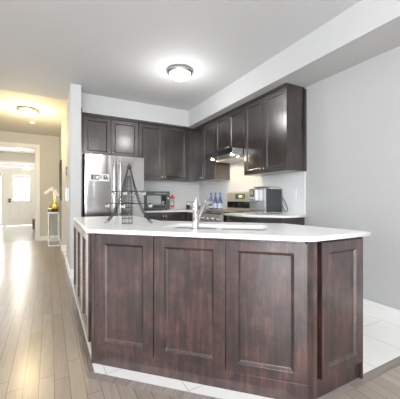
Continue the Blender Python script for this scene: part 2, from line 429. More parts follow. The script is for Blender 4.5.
# ------------------------------------------------------------------ foyer
YF = 14.3; ZF = 3.15
sbox('wall_foyer_right', (-0.30, -0.18, 8.84, YF, 0, ZF), 'hall')
sbox('wall_foyer_left', (-3.6, -3.48, 8.84, YF, 0, ZF), 'hall')
sbox('ceiling', (-3.6, -0.18, 8.84, YF+0.15, ZF, ZF+0.1), 'trim')
bm = B()
box(bm, -3.6, -2.45, YF, YF+0.15, 0, ZF); box(bm, -0.55, -0.18, YF, YF+0.15, 0, ZF)
box(bm, -2.45, -0.55, YF, YF+0.15, 2.74, ZF); struct(obj('wall_foyer_end', bm, 'hall'))
# frame around door, sidelight and transom
bm = B()
for x0, x1, z0, z1 in ((-0.62, -0.52, 0, 2.78), (-2.50, -2.42, 0, 2.78), (-2.42, -0.62, 2.68, 2.78), (-2.42, -0.62, 2.36, 2.44), (-1.72, -1.60, 0, 2.36)):
    box(bm, x0, x1, YF-0.03, YF+0.10, z0, z1)
struct(obj('trim_2', bm, 'door_white', bevel=0.004))
o = sbox('window_5', (-2.42, -1.52, YF+0.02, YF+0.05, 2.42, 2.44), 'door_white')
bobj('pane', (-2.42, -0.62, YF+0.03, YF+0.04, 2.44, 2.68), 'pane', o)
o = B(); 
for x0, x1, z0, z1 in ((-2.42, -2.34, 0.02, 2.36), (-1.80, -1.72, 0.02, 2.36), (-2.34, -1.80, 0.02, 0.14), (-2.34, -1.80, 2.28, 2.36)): box(o, x0, x1, YF+0.0, YF+0.05, z0, z1)
sl = struct(obj('window_6', o, 'door_white', bevel=0.003))
bobj('pane', (-2.35, -1.79, YF+0.02, YF+0.03, 0.13, 2.29), 'pane', sl)
bm = B()
for x0, x1, z0, z1 in ((-1.60, -1.37, 0.02, 2.36), (-0.77, -0.62, 0.02, 2.36), (-1.37, -0.77, 0.02, 1.08), (-1.37, -0.77, 2.17, 2.36)): box(bm, x0, x1, YF+0.0, YF+0.05, z0, z1)
fd = struct(obj('door_1', bm, 'door_white', bevel=0.003))
bobj('pane', (-1.38, -0.76, YF+0.02, YF+0.03, 1.07, 2.18), 'pane', fd)
bm = B()
for x0, x1, z0, z1 in ((-1.40, -1.37, 1.05, 2.20), (-0.77, -0.74, 1.05, 2.20), (-1.40, -0.74, 1.05, 1.08), (-1.40, -0.74, 2.17, 2.20)): box(bm, x0, x1, YF-0.015, YF, z0, z1)
obj('glazing_bead', bm, 'trim', fd)
bm = B()
for k in (1, 2): box(bm, -1.37+0.2*k-0.007, -1.37+0.2*k+0.007, YF+0.012, YF+0.019, 1.08, 2.17)
for k in (1, 2, 3): box(bm, -1.37, -0.77, YF+0.012, YF+0.019, 1.08+0.2725*k-0.007, 1.08+0.2725*k+0.007)
obj('muntin_grid', bm, 'trim', fd)
for xa, xb in ((-1.44, -1.13), (-1.01, -0.70)):
    bm = B(); panel(bm, frame_mat((0, YF, 0), (1, 0), (0, -1)), xa, xb, 0.22, 0.95, t=0.012, stile=0.03, rail=0.03, rec=0.01); obj('raised_panel', bm, 'door_white', fd)
for z in (1.13, 1.04):
    bm = B(); lathe(bm, 0, 0, [(0.042, 0), (0.042, 0.01), (0.016, 0.015), (0.016, 0.04), (0.036, 0.05), (0.036, 0.07), (0.01, 0.08)], 16, axis_mat((-1.50, YF, z), (0, -1, 0)))
    obj('door_knob' if z < 1.1 else 'deadbolt', bm, 'iron_dark', fd, smooth=True)
# neighbouring house across the street
nh = thing('neighbouring_house', 'pink brick house front across the street, seen through the transom above the front door', 'house', (-3.5, 33, -0.3))
bobj('upper_wall', (-9, 4, 33, 34, 3.35, 7), 'brick', nh); bobj('lower_wall', (-9, 4, 33, 34, -0.3, 3.35), 'siding', nh)
bm = B(); prism(bm, [(-9.4, 0), (4.4, 0), (-2.5, 2.6)], -1.2, 0.6, Matrix.Translation((0, 33.4, 7)) @ Matrix.Rotation(PI/2, 4, 'X')); obj('roof', bm, 'grey_plastic', nh)
struct(bobj('ground', (-40, 40, 14.5, 60, -0.4, -0.3), 'siding'))
# bench in the foyer
t = thing('storage_bench', 'small dark brown box bench with pale seat, partly hidden by hall opening casing', 'bench', (-0.42, 11.9, 0))
bobj('bench_body', (-0.54, -0.305, 11.6, 12.1, 0.06, 0.42), 'brown_wood', t, bevel=0.006); bobj('seat_pad', (-0.55, -0.302, 11.59, 12.11, 0.42, 0.48), 'cream', t, bevel=0.012)
for fx in (-0.50, -0.34):
    for fy in (11.63, 12.07):
        bm = B(); lathe(bm, fx, fy, [(0.012, 0), (0.02, 0.06)], 12); obj('leg', bm, 'gold', t)

# ------------------------------------------------------------------ ceiling lamps
def flush_light(name, label, x, y, z, R, ring, gm, group=None):
    t = thing(name, label, 'ceiling light', (x, y, z), group)
    bm = B(); lathe(bm, x, y, [(R*0.62, z), (R*0.80, z-0.004), (R, z-0.022), (R*1.0, z-0.032), (R*0.86, z-0.048), (R*0.80, z-0.045), (R*0.5, z-0.01)], 40); obj('ring', bm, ring, t, smooth=True)
    bm = B(); pr = [(R*0.80*math.cos(a), z-0.044-R*0.50*math.sin(a)) for a in [i*PI/2/9 for i in range(9)]]+[(0.004, z-0.044-R*0.50)]
    lathe(bm, x, y, pr, 40); obj('lamp_shade', bm, gm, t, smooth=True)
    bm = B(); zz = z-0.044-R*0.50; lathe(bm, x, y, [(0.004, zz+0.004), (0.012, zz), (0.012, zz-0.006), (0.005, zz-0.016)], 12); obj('finial', bm, ring, t, smooth=True)
    return t
flush_light('flush_ceiling_light', 'frosted dome ceiling light with brushed nickel ring over the kitchen', 1.47, 3.25, ZC, 0.165, 'light_ring', 'lamp_glass')
flush_light('flush_ceiling_light', 'frosted dome ceiling light with brass ring over the hallway', -0.37, 6.35, ZH, 0.19, 'brass_ring', 'lamp_warm')
flush_light('flush_ceiling_light', 'frosted dome ceiling light with nickel ring over the breakfast area facing the peninsula', 1.1, -0.7, ZC, 0.165, 'light_ring', 'lamp_glass')  # unseen fixture and its lamp, added to brighten peninsula and floor
point_light('breakfast_lamp_light', (1.1, -0.7, ZC-0.40), 60, (1, 0.97, 0.93), 0.15)
point_light('kitchen_lamp_light', (1.47, 3.25, ZC-0.38), 12, (1, 0.98, 0.95), 0.12)
point_light('hall_lamp_light', (-0.37, 6.35, ZH-0.50), 56, (1.0, 0.77, 0.42), 0.14)
flush_light('flush_ceiling_light', 'frosted dome ceiling light in the foyer beyond the hallway opening', -1.0, 12.3, ZF, 0.19, 'brass_ring', 'lamp_warm')  # fixture and lamp added to brighten the dark foyer
point_light('foyer_lamp_light', (-1.0, 12.3, ZF-0.45), 36, (1.0, 0.93, 0.80), 0.14)
bm = B(); lathe(bm, -0.34, 7.35, [(0.055, ZH), (0.065, ZH-0.012), (0.065, ZH-0.03), (0.045, ZH-0.045)], 24)
tag(obj('smoke_detector', bm, 'white_plastic', smooth=True), 'small round white smoke detector on the hallway ceiling', 'smoke detector')

# ------------------------------------------------------------------ peninsula base
SB = 2.265; r2 = math.sqrt(0.5)
pb = thing('kitchen_peninsula', 'dark espresso angled breakfast peninsula base with framed panels under white worktop', 'kitchen island', (0.9, 1.8, 0))
bm = B()
sb = SB+0.035
g = 0.02
ring = [(0.275, sb-0.275), (sb-1.065, 1.065), (1.70, 1.065), (1.70, 1.66), (0.87, 2.45), (0.87, 3.44), (0.275, 3.44)]
inner = [(0.295, sb-0.275+0.009), (sb-1.065+0.0085, 1.085), (1.68, 1.085), (1.68, 1.652), (0.85, 2.442), (0.85, 3.42), (0.295, 3.42)]
for k in range(7):
    a_, b_, c_, d_ = ring[k], ring[(k+1) % 7], inner[(k+1) % 7], inner[k]
    prism(bm, [a_, b_, c_, d_], 0.0, 0.887)
obj('cabinet_body', bm, 'island', pb)
md = frame_mat((0.25+0.0, SB-0.25, 0), (1, -1), (-1, -1))
md = md @ Matrix.Translation((0, 0.0247, 0))
L = (1.235-0.25)*math.sqrt(2)
W0 = L/3
for i in range(3):
    flat_door('framed_panel', md, i*W0+(0.028 if i == 0 else 0.003), (i+1)*W0-0.003-(0.012 if i == 2 else 0), 0.108, 0.872, 'island', pb, t=0.0247, stile=0.070, rail=0.056, rec=0.014, bev=0.015)
bobj('skirting', (0.0, L-0.005, -0.0225, 0.0, 0.0, 0.106), 'island', pb, 0.001, md)
bobj('corner_post', (0.0, 0.0255, -0.0247, 0.0, 0.0, 0.887), 'island', pb, 0.001, md)
bm = B(); prism(bm, [(1.225, 1.040), (1.262, 1.034), (1.30, 1.040), (1.30, 1.066), (1.235, 1.066)], 0.0, 0.887); obj('corner_post', bm, 'island', pb, bevel=0.001)
me_ = frame_mat((0, 1.0645, 0), (1, 0), (0, -1))
flat_door('framed_panel', me_, 1.328, 1.700, 0.108, 0.872, 'island', pb, t=0.034, stile=0.058, rail=0.058, rec=0.014, bev=0.015)
bobj('skirting', (1.301, 1.70, -0.012, 0.0, 0.0, 0.105), 'island', pb, 0.001, me_)
bobj('corner_post', (1.702, 1.716, 1.035, 1.66, 0.0, 0.887), 'island', pb, 0.001)
ml = frame_mat((0.2745, 3.44, 0), (0, -1), (-1, 0))
for k in range(3):
    a = 3.44-2.085
    flat_door('side_panel', ml, a-(k+1)*0.452+0.002, a-k*0.452-0.002, 0.112, 0.872, 'island', pb, t=0.036, stile=0.06, rail=0.058, rec=0.013, bev=0.011)
bobj('skirting', (0.0, a, -0.008, 0.0, 0.0, 0.106), 'island', pb, 0.001, ml)

# ------------------------------------------------------------------ worktops
def slab(name, outline, holes, z0, z1, mat, parent=None, bev=0.003):
    cu = bpy.data.curves.new(name, 'CURVE'); cu.dimensions = '2D'; cu.fill_mode = 'BOTH'
    for pl in [outline]+holes:
        sp = cu.splines.new('POLY'); sp.points.add(len(pl)-1); sp.use_cyclic_u = True
        for p, q in zip(sp.points, pl): p.co = (q[0], q[1], 0, 1)
    cu.extrude = (z1-z0)/2-bev; cu.bevel_depth = bev; cu.bevel_resolution = 1; cu.offset = -bev
    tmp = bpy.data.objects.new(name, cu); C.objects.link(tmp); tmp.location = (0, 0, (z0+z1)/2)
    bpy.context.view_layer.update()
    dg = bpy.context.evaluated_depsgraph_get(); me = bpy.data.meshes.new_from_object(tmp.evaluated_get(dg))
    bm = B(); bm.from_mesh(me); bmesh.ops.translate(bm, verts=bm.verts[:], vec=(0, 0, (z0+z1)/2))
    bpy.data.objects.remove(tmp); return obj(name, bm, mat, parent)
def rrect(cx, cy, u, hw, hh, r, n=6):
    """rounded rectangle centred at cx,cy with long axis u"""
    u = Vector(u).normalized(); v = Vector((-u.y, u.x)); out = []
    for qx, qy, a0 in ((1, 1, 0), (-1, 1, 90), (-1, -1, 180), (1, -1, 270)):
        for k in range(n+1):
            a = math.radians(a0+90*k/n); lx = qx*(hw-r)+r*math.cos(a); ly = qy*(hh-r)+r*math.sin(a)
            p = u*lx+v*ly; out.append((cx+p.x, cy+p.y))
    return out
sm, sd = 2.80, -0.66      # sink centre: X+Y and X-Y
scx, scy = (sm+sd)/2, (sm-sd)/2
U = (1, -1)
uu = Vector(U).normalized()
off1 = uu*0.185; 
holeA = rrect(scx-off1.x, scy-off1.y, U, 0.165, 0.165, 0.05); holeB = rrect(scx+off1.x, scy+off1.y, U, 0.165, 0.165, 0.05)
TOP = 0.915
ct = slab('peninsula_worktop', [(0.22, 2.0), (1.215, 1.005), (1.735, 1.0), (1.72, 1.70), (0.92, 2.48), (0.92, 3.47), (0.24, 3.47)], [rrect(scx, scy, U, 0.365, 0.18, 0.06)], 0.888, TOP, 'quartz')
tag(ct, 'white quartz worktop on the angled peninsula with sink cut out', 'worktop')
# sink: two bowls
t = thing('double_sink', 'stainless double bowl undermount sink in the white peninsula worktop', 'sink', (scx, scy, 0.887))
slab('sink_rim', rrect(scx, scy, U, 0.375, 0.19, 0.06), [holeA, holeB], 0.884, 0.8875, 'steel', t, 0.0005)
def bowl(cx, cy):
    bm = B(); prof = [(0.165, 0.165, 0.886), (0.162, 0.162, 0.80), (0.150, 0.150, 0.72), (0.12, 0.12, 0.71)]
    rings = [[bm.verts.new((x, y, z)) for x, y in rrect(cx, cy, U, a, b, 0.05)] for a, b, z in prof]
    for a, b in zip(rings, rings[1:]):
        n = len(a)
        for k in range(n): bm.faces.new((a[k], a[(k+1) % n], b[(k+1) % n], b[k]))
    bm.faces.new(rings[-1])
    o = obj('sink_bowl', bm, 'steel', t, smooth=True)
    md_ = o.modifiers.new('thick', 'SOLIDIFY'); md_.thickness = 0.0015
    bm = B(); lathe(bm, cx, cy, [(0.045, 0.711), (0.045, 0.714), (0.03, 0.716), (0.01, 0.712)], 20); obj('drain', bm, 'chrome', o, smooth=True)
bowl(scx-off1.x, scy-off1.y); bowl(scx+off1.x, scy+off1.y)
# faucet
fx, fy = 0.835, 1.600
t = thing('kitchen_faucet', 'chrome single lever kitchen faucet with angled spout on the peninsula', 'faucet', (fx, fy, TOP))
bm = B(); lathe(bm, fx, fy, [(0.030, TOP), (0.030, TOP+0.010), (0.022, TOP+0.016), (0.021, TOP+0.03), (0.019, TOP+0.12), (0.021, TOP+0.125), (0.021, TOP+0.14), (0.018, TOP+0.15)], 28); obj('faucet_body', bm, 'chrome', t, smooth=True)
bm = B(); pts = [(fx, fy, TOP+0.15), (fx-0.002, fy, TOP+0.17), (fx+0.0, fy-0.005, TOP+0.19), (fx+0.003, fy-0.008, TOP+0.215)]
tube(bm, pts, [0.018, 0.0175, 0.013, 0.005], 16); obj('lever', bm, 'chrome', t, smooth=True)
bm = B(); sdv = Vector((0.88, 0.475, 0)).normalized(); P0 = Vector((fx, fy, 0)); pts = []
for s_, z_ in ((0.01, 0.055), (0.035, 0.085), (0.07, 0.130), (0.105, 0.163), (0.14, 0.180), (0.17, 0.181), (0.192, 0.168), (0.200, 0.148)):
    q = P0+sdv*s_; pts.append((q.x, q.y, TOP+z_))
tube(bm, pts, [0.015, 0.0155, 0.016, 0.0165, 0.0175, 0.019, 0.020, 0.020], 18); obj('spout', bm, 'chrome', t, smooth=True)

CT = 0.930
bm = B()
ct2 = slab('rear_worktop', [(1.325, YB-0.002), (1.325, 4.395), (2.095, 4.395), (2.095, 3.935), (XR-0.002, 3.935), (XR-0.002, YB-0.002)], [], CT-0.028, CT, 'quartz'); tag(ct2, 'white worktop along the rear wall holding the microwave and bottles', 'worktop')
ct3 = slab('side_worktop', [(2.095, 3.162), (2.095, 2.68), (2.375, 2.33), (XR-0.002, 2.33), (XR-0.002, 3.162)], [], CT-0.028, CT, 'quartz'); tag(ct3, 'short white worktop right of the range under the coffee machine', 'worktop')
# backsplash
sbox('wall_backsplash_right', (XR-0.010, XR, 2.36, YB-0.0, CT, 1.90), 'mosaic')
sbox('wall_backsplash_rear', (1.325, XR-0.010, YB-0.010, YB, CT, 1.60), 'mosaic')
sbox('trim_3', (XR-0.016, XR, 2.345, 2.36, CT+0.0, 1.455), 'trim')

# ------------------------------------------------------------------ base cabinets
def carcass(bm, pts, z0, z1, toe=None):
    prism(bm, pts, z0, z1)
def base_cab(label, pts, mt, doors, drawers=(), toe=None):
    cx = sum(p[0] for p in pts)/len(pts); cy = sum(p[1] for p in pts)/len(pts)
    t = thing('base_cabinet', label, 'cabinet', (cx, cy, 0))
    bm = B(); prism(bm, pts, 0.10, 0.901); prism(bm, [(cx+(p[0]-cx)*0.86, cy+(p[1]-cy)*0.86) for p in pts], 0.0, 0.10); obj('cabinet_body', bm, 'cab', t)
    for x0, x1, z0, z1, kx, kz in doors: flat_door('door', mt, x0, x1, z0, z1, 'cab', t, (kx, kz), stile=0.055, rail=0.055)
    for x0, x1, z0, z1 in drawers:
        d = flat_door('drawer', mt, x0, x1, z0, z1, 'cab', t, stile=0.03, rail=0.03)
        bm = B(); cxm = (x0+x1)/2; zz = (z0+z1)/2
        pts2 = [mt @ Vector(q) for q in ((cxm-0.06, -0.022, zz), (cxm-0.06, -0.05, zz), (cxm+0.06, -0.05, zz), (cxm+0.06, -0.022, zz))]
        tube(bm, pts2, 0.006, 8); obj('handle', bm, 'chrome', d, smooth=True)
    return t
mtb = frame_mat((0, 4.44, 0), (1, 0), (0, -1))
base_cab('dark wood base cabinet with two doors beneath the black microwave', [(1.33, YB-0.003), (1.33, 4.44), (2.095, 4.44), (2.095, YB-0.003)], mtb,
         [(1.333, 1.705, 0.12, 0.893, 1.685, 0.84), (1.709, 2.09, 0.12, 0.893, 1.73, 0.84)])
mtr = frame_mat((2.135, 0, 0), (0, -1), (-1, 0))
base_cab('dark wood corner base cabinet with drawer left of the range', [(2.135, 4.437), (2.135, 3.938), (XR-0.003, 3.938), (XR-0.003, YB-0.003), (2.099, YB-0.003), (2.099, 4.443)], mtr,
         [(-4.40, -3.945, 0.12, 0.70, -4.36, 0.66)], [(-4.40, -3.945, 0.71, 0.893)])
base_cab('dark wood base cabinet with drawer right of the range', [(2.135, 3.160), (2.135, 2.70), (XR-0.003, 2.70), (XR-0.003, 3.160)], mtr,
         [(-3.155, -2.72, 0.12, 0.70, -2.76, 0.66)], [(-3.155, -2.72, 0.71, 0.893)])
dv = Vector((2.39-2.135, 2.36-2.68)); n_ = Vector((dv.y, -dv.x)).normalized()
if n_.x > 0: n_ = -n_
mta = frame_mat((2.135, 2.68, 0), dv, n_)
base_cab('dark wood angled end base cabinet beside the grey wall', [(2.135, 2.696), (2.135, 2.68), (2.39, 2.36), (XR-0.003, 2.36), (XR-0.003, 2.696)], mta,
         [(0.012, dv.length-0.012, 0.12, 0.893, 0.30, 0.83)])

# ------------------------------------------------------------------ upper cabinets
UB, UT = 1.457, ZBK-0.004
def upper(label, dims, mt, doors, z0, group=None, ends=None, crown=None):
    x0, x1, y0, y1 = dims
    t = thing('wall_cabinet', label, 'cabinet', ((x0+x1)/2, (y0+y1)/2, z0))
    bobj('cabinet_body', (x0, x1, y0, y1, z0, UT), 'cab', t, 0.001)
    for a, b, kx in doors:
        flat_door('door', mt, a, b, z0+0.003, UT-0.032, 'cab', t, (kx, z0+0.055) if kx is not None else None, stile=0.060, rail=0.060, rec=0.010, bev=0.012)
    if crown: bobj('crown_strip', (*crown, -0.030, 0.0, UT-0.028, UT), 'cab', t, 0.003, mt)
    return t
YU = 4.742; XU = 2.442   # carcass fronts; doors add 22 mm
mub = frame_mat((0, YU, 0), (1, 0), (0, -1)); mur = frame_mat((XU, 0, 0), (0, -1), (-1, 0))
upper('dark double door wall cabinet above the steel refrigerator', (0.455, 1.350, YU, YB-0.002), mub, [(0.470, 0.888, 0.862), (0.892, 1.348, 0.918)], 1.835, crown=(0.455, 1.350))
upper('dark double door wall cabinet above the microwave', (1.353, 2.300, YU, YB-0.002), mub, [(1.360, 1.803, 1.777), (1.807, 2.290, 1.833)], UB+0.01, crown=(1.353, 2.30))
cc = upper('dark single door wall cabinet in the rear corner', (2.302, XR-0.012, 4.365, YB-0.012), mur, [], UB+0.005)
for ch in list(cc.children): bpy.data.objects.remove(ch)
bm = B(); prism(bm, [(2.303, YU), (XU, YU), (XU, 4.368), (XR-0.012, 4.368), (XR-0.012, YB-0.012), (2.303, YB-0.012)], UB+0.005, UT); obj('cabinet_body', bm, 'cab', cc)
flat_door('door', mur, -4.735, -4.372, UB+0.008, UT-0.032, 'cab', cc, (-4.400, UB+0.06), stile=0.06, rail=0.06, rec=0.01, bev=0.01)
bobj('crown_strip', (-4.735, -4.372, -0.03, 0, UT-0.028, UT), 'cab', cc, 0.003, mur)
upper('dark single door wall cabinet just left of the range hood', (XU, XR-0.012, 3.935, 4.364), mur, [(-4.360, -3.938, -4.33)], UB, crown=(-4.364, -3.935))
upper('short dark double door wall cabinet directly above the range hood', (XU, XR-0.012, 3.162, 3.932), mur, [(-3.928, -3.549, -3.580), (-3.545, -3.166, -3.515)], 1.862, crown=(-3.932, -3.162))
upper('tall dark double door wall cabinet right of the range hood', (XU, XR-0.012, 2.352, 3.159), mur, [(-3.156, -2.758, -2.785), (-2.754, -2.354, -2.727)], UB, crown=(-3.159, -2.350))
bobj('end_filler', (XR-0.034, XR-0.002, 2.330, 2.350, UB-0.0, UT-0.022), 'cab', [o for o in C.objects if o.get('label', '').startswith('tall dark')][0])
# refrigerator side gable
tag(bobj('gable_panel', (0.404, 0.424, 4.42, YB-0.002, 0, UT), 'cab', bevel=0.001), 'tall dark gable panel between refrigerator and white pantry wall', 'panel')

# ------------------------------------------------------------------ refrigerator
FX0, FX1, FY, FT = 0.442, 1.305, 4.25, 1.770
t = thing('refrigerator', 'stainless french door refrigerator behind the wire tower', 'refrigerator', ((FX0+FX1)/2, 4.6, 0))
bobj('fridge_body', (FX0+0.005, FX1-0.005, FY+0.075, YB-0.03, 0.03, FT-0.015), 'grey_plastic', t, 0.004)
xm = 0.885
def fdoor(x0, x1, z0, z1, name='door'):
    bm = B()   # slightly bowed front
    n = 10; pts = [(x1, FY+0.07), (x0, FY+0.07)]
    for k in range(n+1):
        s_ = k/n; pts.append((x0+(x1-x0)*s_, FY+0.004-0.004*math.sin(PI*s_)))
    prism(bm, pts, z0, z1); return obj(name, bm, 'fridge', t, smooth=True)
dl = fdoor(FX0, xm-0.003, 0.70, FT); dr = fdoor(xm+0.003, FX1, 0.70, FT); fz = fdoor(FX0, FX1, 0.06, 0.69, 'freezer_drawer')
bm = B(); box(bm, FX0+0.02, FX1-0.02, FY+0.05, FY+0.30, 0.0, 0.06); obj('kick_grille', bm, 'black', t)
def bar(name, pts, r, mat, par): bm = B(); tube(bm, pts, r, 12); return obj(name, bm, mat, par, smooth=True)
for d_, x in ((dl, xm-0.045), (dr, xm+0.045)):
    bar('handle', [(x, FY+0.01, 0.86), (x, FY-0.045, 0.88), (x, FY-0.05, 0.95), (x, FY-0.05, 1.58), (x, FY-0.045, 1.655), (x, FY+0.01, 1.675)], 0.015, 'steel', d_)
bar('handle', [(FX0+0.12, FY+0.01, 0.61), (FX0+0.13, FY-0.045, 0.61), (FX1-0.13, FY-0.045, 0.61), (FX1-0.12, FY+0.01, 0.61)], 0.013, 'steel', fz)
# magnet strip on the left door
mg = thing('fridge_magnet', 'white rectangular magnet with dark block lettering on the left refrigerator door', 'magnet', (0.64, FY-0.002, 1.44))
mx0, mx1, mz0, mz1 = 0.500, 0.775, 1.385, 1.490
bobj('magnet_plate', (mx0, mx1, FY-0.009, FY-0.001, mz0, mz1), 'white_plastic', mg, 0.001)
bm = B()
def mk(a, b, c, d): box(bm, mx0+(mx1-mx0)*a, mx0+(mx1-mx0)*b, FY-0.0115, FY-0.0085, mz0+(mz1-mz0)*c, mz0+(mz1-mz0)*d)
mk(0.08, 0.20, 0.18, 0.86); mk(0.215, 0.27, 0.55, 0.86); mk(0.215, 0.27, 0.18, 0.48)
mk(0.29, 0.33, 0.18, 0.86); mk(0.33, 0.46, 0.70, 0.86); mk(0.33, 0.46, 0.18, 0.32); mk(0.46, 0.49, 0.18, 0.86)
mk(0.53, 0.56, 0.3, 0.8); mk(0.60, 0.63, 0.3, 0.8)
mk(0.70, 0.78, 0.25, 0.86); mk(0.78, 0.82, 0.18, 0.5); mk(0.82, 0.88, 0.3, 0.86); mk(0.89, 0.94, 0.15, 0.6)
obj('lettering', bm, 'grey_plastic', mg)

# ------------------------------------------------------------------ microwave
t = thing('microwave', 'black microwave oven with grey window on the rear worktop', 'microwave', (1.63, 4.8, CT))
x0, x1, y0, z0, z1 = 1.385, 1.893, 4.62, CT+0.018, 1.262
bobj('microwave_body', (x0, x1, y0+0.02, 4.99, z0, z1), 'grey_plastic', t, 0.004)
bobj('front_frame', (x0, x1, y0, y0+0.019, z0, z1), 'grey_plastic', t, 0.004)
dd = bobj('door_window', (x0+0.085, x0+0.335, y0-0.003, y0, z0+0.085, z1-0.075), plain('microwave_window', (0.42, 0.42, 0.44), 0.12), t, 0.001)
bobj('control_panel', (x0+0.35, x0+0.43, y0-0.003, y0, z0+0.085, z1-0.065), 'black_glass', t)
bobj('display', (x0+0.24, x1-0.06, y0-0.003, y0, z1-0.045, z1-0.030), plain('pale_display', (0.35, 0.38, 0.2), 0.3), t)
bm = B()
for k in range(6): box(bm, x0+0.17+k*0.042, x0+0.20+k*0.042, y0-0.004, y0, z0+0.03, z0+0.058)
obj('button_row', bm, 'black', t)
bm = B(); lathe(bm, 0, 0, [(0.016, 0), (0.016, 0.02), (0.012, 0.022)], 16, axis_mat((x1-0.035, y0, z0+0.19), (0, -1, 0))); obj('dial', bm, 'nickel', t, smooth=True)
for a in (x0+0.05, x1-0.05):
    for b in (y0+0.05, 4.95):
        bm = B(); lathe(bm, a, b, [(0.015, CT), (0.015, z0)], 10); obj('foot', bm, 'black', t)
# bottle with red cap
t = thing('soap_bottle', 'clear bottle with red cap and red label beside the microwave', 'bottle', (1.965, 4.68, CT))
bm = B(); lathe(bm, 1.965, 4.68, [(0.028, CT), (0.03, CT+0.01), (0.03, CT+0.15), (0.024, CT+0.185), (0.024, CT+0.20)], 20); obj('bottle_body', bm, 'clear_glass', t, smooth=True)
bm = B(); lathe(bm, 1.965, 4.68, [(0.026, CT+0.20), (0.042, CT+0.21), (0.042, CT+0.235), (0.02, CT+0.24), (0.012, CT+0.275)], 20); obj('cap', bm, 'red', t, smooth=True)
bm = B(); lathe(bm, 1.965, 4.68, [(0.031, CT+0.05), (0.031, CT+0.085)], 20); obj('label_band', bm, 'red', t, smooth=True)
# spice jars
def jar(x, y, r, h, filling, lab):
    t = thing('storage_jar', lab, 'jar', (x, y, CT))
    bm = B(); lathe(bm, x, y, [(r*0.9, CT), (r, CT+0.01), (r, CT+h*0.8), (r*0.8, CT+h*0.86)], 20); obj('jar_glass', bm, 'clear_glass', t, smooth=True)
    bm = B(); lathe(bm, x, y, [(r*0.86, CT+0.005), (r*0.88, CT+0.012), (r*0.88, CT+h*0.55)], 20); obj('contents', bm, filling, t, smooth=True)
    bm = B(); lathe(bm, x, y, [(r*0.85, CT+h*0.85), (r*0.9, CT+h*0.87), (r*0.9, CT+h)], 20); obj('lid', bm, 'nickel', t, smooth=True)
jar(2.34, 4.80, 0.036, 0.155, 'dark_spice', 'glass jar of dark contents nearest the microwave in the rear corner')
jar(2.44, 4.83, 0.033, 0.150, 'white_plastic', 'glass jar of white contents, middle of the three corner jars')
jar(2.60, 4.80, 0.036, 0.105, 'orange_spice', 'short glass jar of orange contents behind the faucet')
# blue bottles
def blue_bottle(x, y):
    t = thing('blue_bottle', '', 'bottle', (x, y, CT), 'blue glass bottles beside the range')
    prof = [(0.030, 0), (0.036, 0.008), (0.037, 0.15), (0.034, 0.175), (0.018, 0.22), (0.013, 0.245), (0.013, 0.285)]
    bm = B(); lathe(bm, x, y, [(r, CT+z) for r, z in prof], 24); obj('bottle_body', bm, 'blue_glass', t, smooth=True)
    bm = B(); lathe(bm, x, y, [(0.0378, CT+0.04), (0.0378, CT+0.12)], 24, caps=False); obj('label_band', bm, 'label_blue', t, smooth=True)
    bm = B(); lathe(bm, x, y, [(0.016, CT+0.286), (0.016, CT+0.306), (0.012, CT+0.31)], 16); obj('cap', bm, plain('blue_cap', (0.08, 0.14, 0.5), 0.4), t, smooth=True)
    return t
b0 = blue_bottle(2.60, 4.37)
b0['label'] = 'leftmost of the three blue bottles left of the range'
for lab, y in (('middle one of the three blue bottles left of the range', 4.215), ('rightmost of the three blue bottles, next to the range', 4.065)):
    c = b0.copy(); C.objects.link(c); c.location = (2.60, y, CT); c['label'] = lab
    for ch in b0.children:
        d = ch.copy(); C.objects.link(d); d.parent = c

# ------------------------------------------------------------------ range
RY0, RY1, RX = 3.170, 3.928, 2.06
t = thing('gas_range', 'stainless gas range with front knobs and rear control console', 'stove', (2.4, 3.55, 0))
bobj('range_body', (RX+0.03, XR-0.015, RY0, RY1, 0.05, 0.905), 'black', t, 0.002)
bobj('oven_door', (RX+0.0, RX+0.029, RY0+0.005, RY1-0.005, 0.22, 0.76), 'steel', t, 0.004)
bobj('storage_drawer', (RX+0.0, RX+0.029, RY0+0.005, RY1-0.005, 0.06, 0.21), 'steel', t, 0.004)
bobj('oven_window', (RX-0.003, RX-0.0005, RY0+0.12, RY1-0.12, 0.32, 0.62), 'black_glass', t)
bar('handle', [(RX, RY0+0.08, 0.715), (RX-0.05, RY0+0.09, 0.715), (RX-0.05, RY1-0.09, 0.715), (RX, RY1-0.08, 0.715)], 0.012, 'steel', t)
cp = bobj('control_panel', (RX-0.012, RX+0.029, RY0+0.002, RY1-0.002, 0.77, 0.905), 'panel_steel', t, 0.006)
for k in range(5):
    yy = RY0+0.09+k*0.145
    bm = B(); lathe(bm, 0, 0, [(0.031, 0), (0.031, 0.006), (0.022, 0.010), (0.020, 0.034), (0.016, 0.037)], 20, axis_mat((RX-0.012, yy, 0.838), (-1, 0, 0))); obj('knob', bm, 'chrome', cp, smooth=True)
bobj('cooktop', (RX-0.008, XR-0.07, RY0+0.002, RY1-0.002, 0.905, 0.930), 'steel', t, 0.004)
for gy0, gy1 in ((RY0+0.02, RY0+0.255), (RY0+0.262, RY1-0.262), (RY1-0.255, RY1-0.02)):
    bm = B(); gx0, gx1 = RX+0.03, XR-0.11
    for yy in (gy0, (gy0+gy1)/2, gy1-0.012): box(bm, gx0, gx1, yy, yy+0.012, 0.945, 0.960)
    for k in range(6):
        xx = gx0+(gx1-gx0-0.012)*k/5; box(bm, xx, xx+0.012, gy0, gy1, 0.945, 0.960)
    for xx in (gx0, gx1-0.012):
        for yy in (gy0, gy1-0.012): box(bm, xx, xx+0.012, yy, yy+0.012, 0.930, 0.945)
    obj('grate', bm, 'iron', t)
for bx_ in (RX+0.16, RX+0.42):
    for by_ in (RY0+0.14, RY1-0.14):
        bm = B(); lathe(bm, bx_, by_, [(0.05, 0.930), (0.05, 0.938), (0.035, 0.942), (0.02, 0.943)], 20); obj('burner', bm, 'black', t, smooth=True)
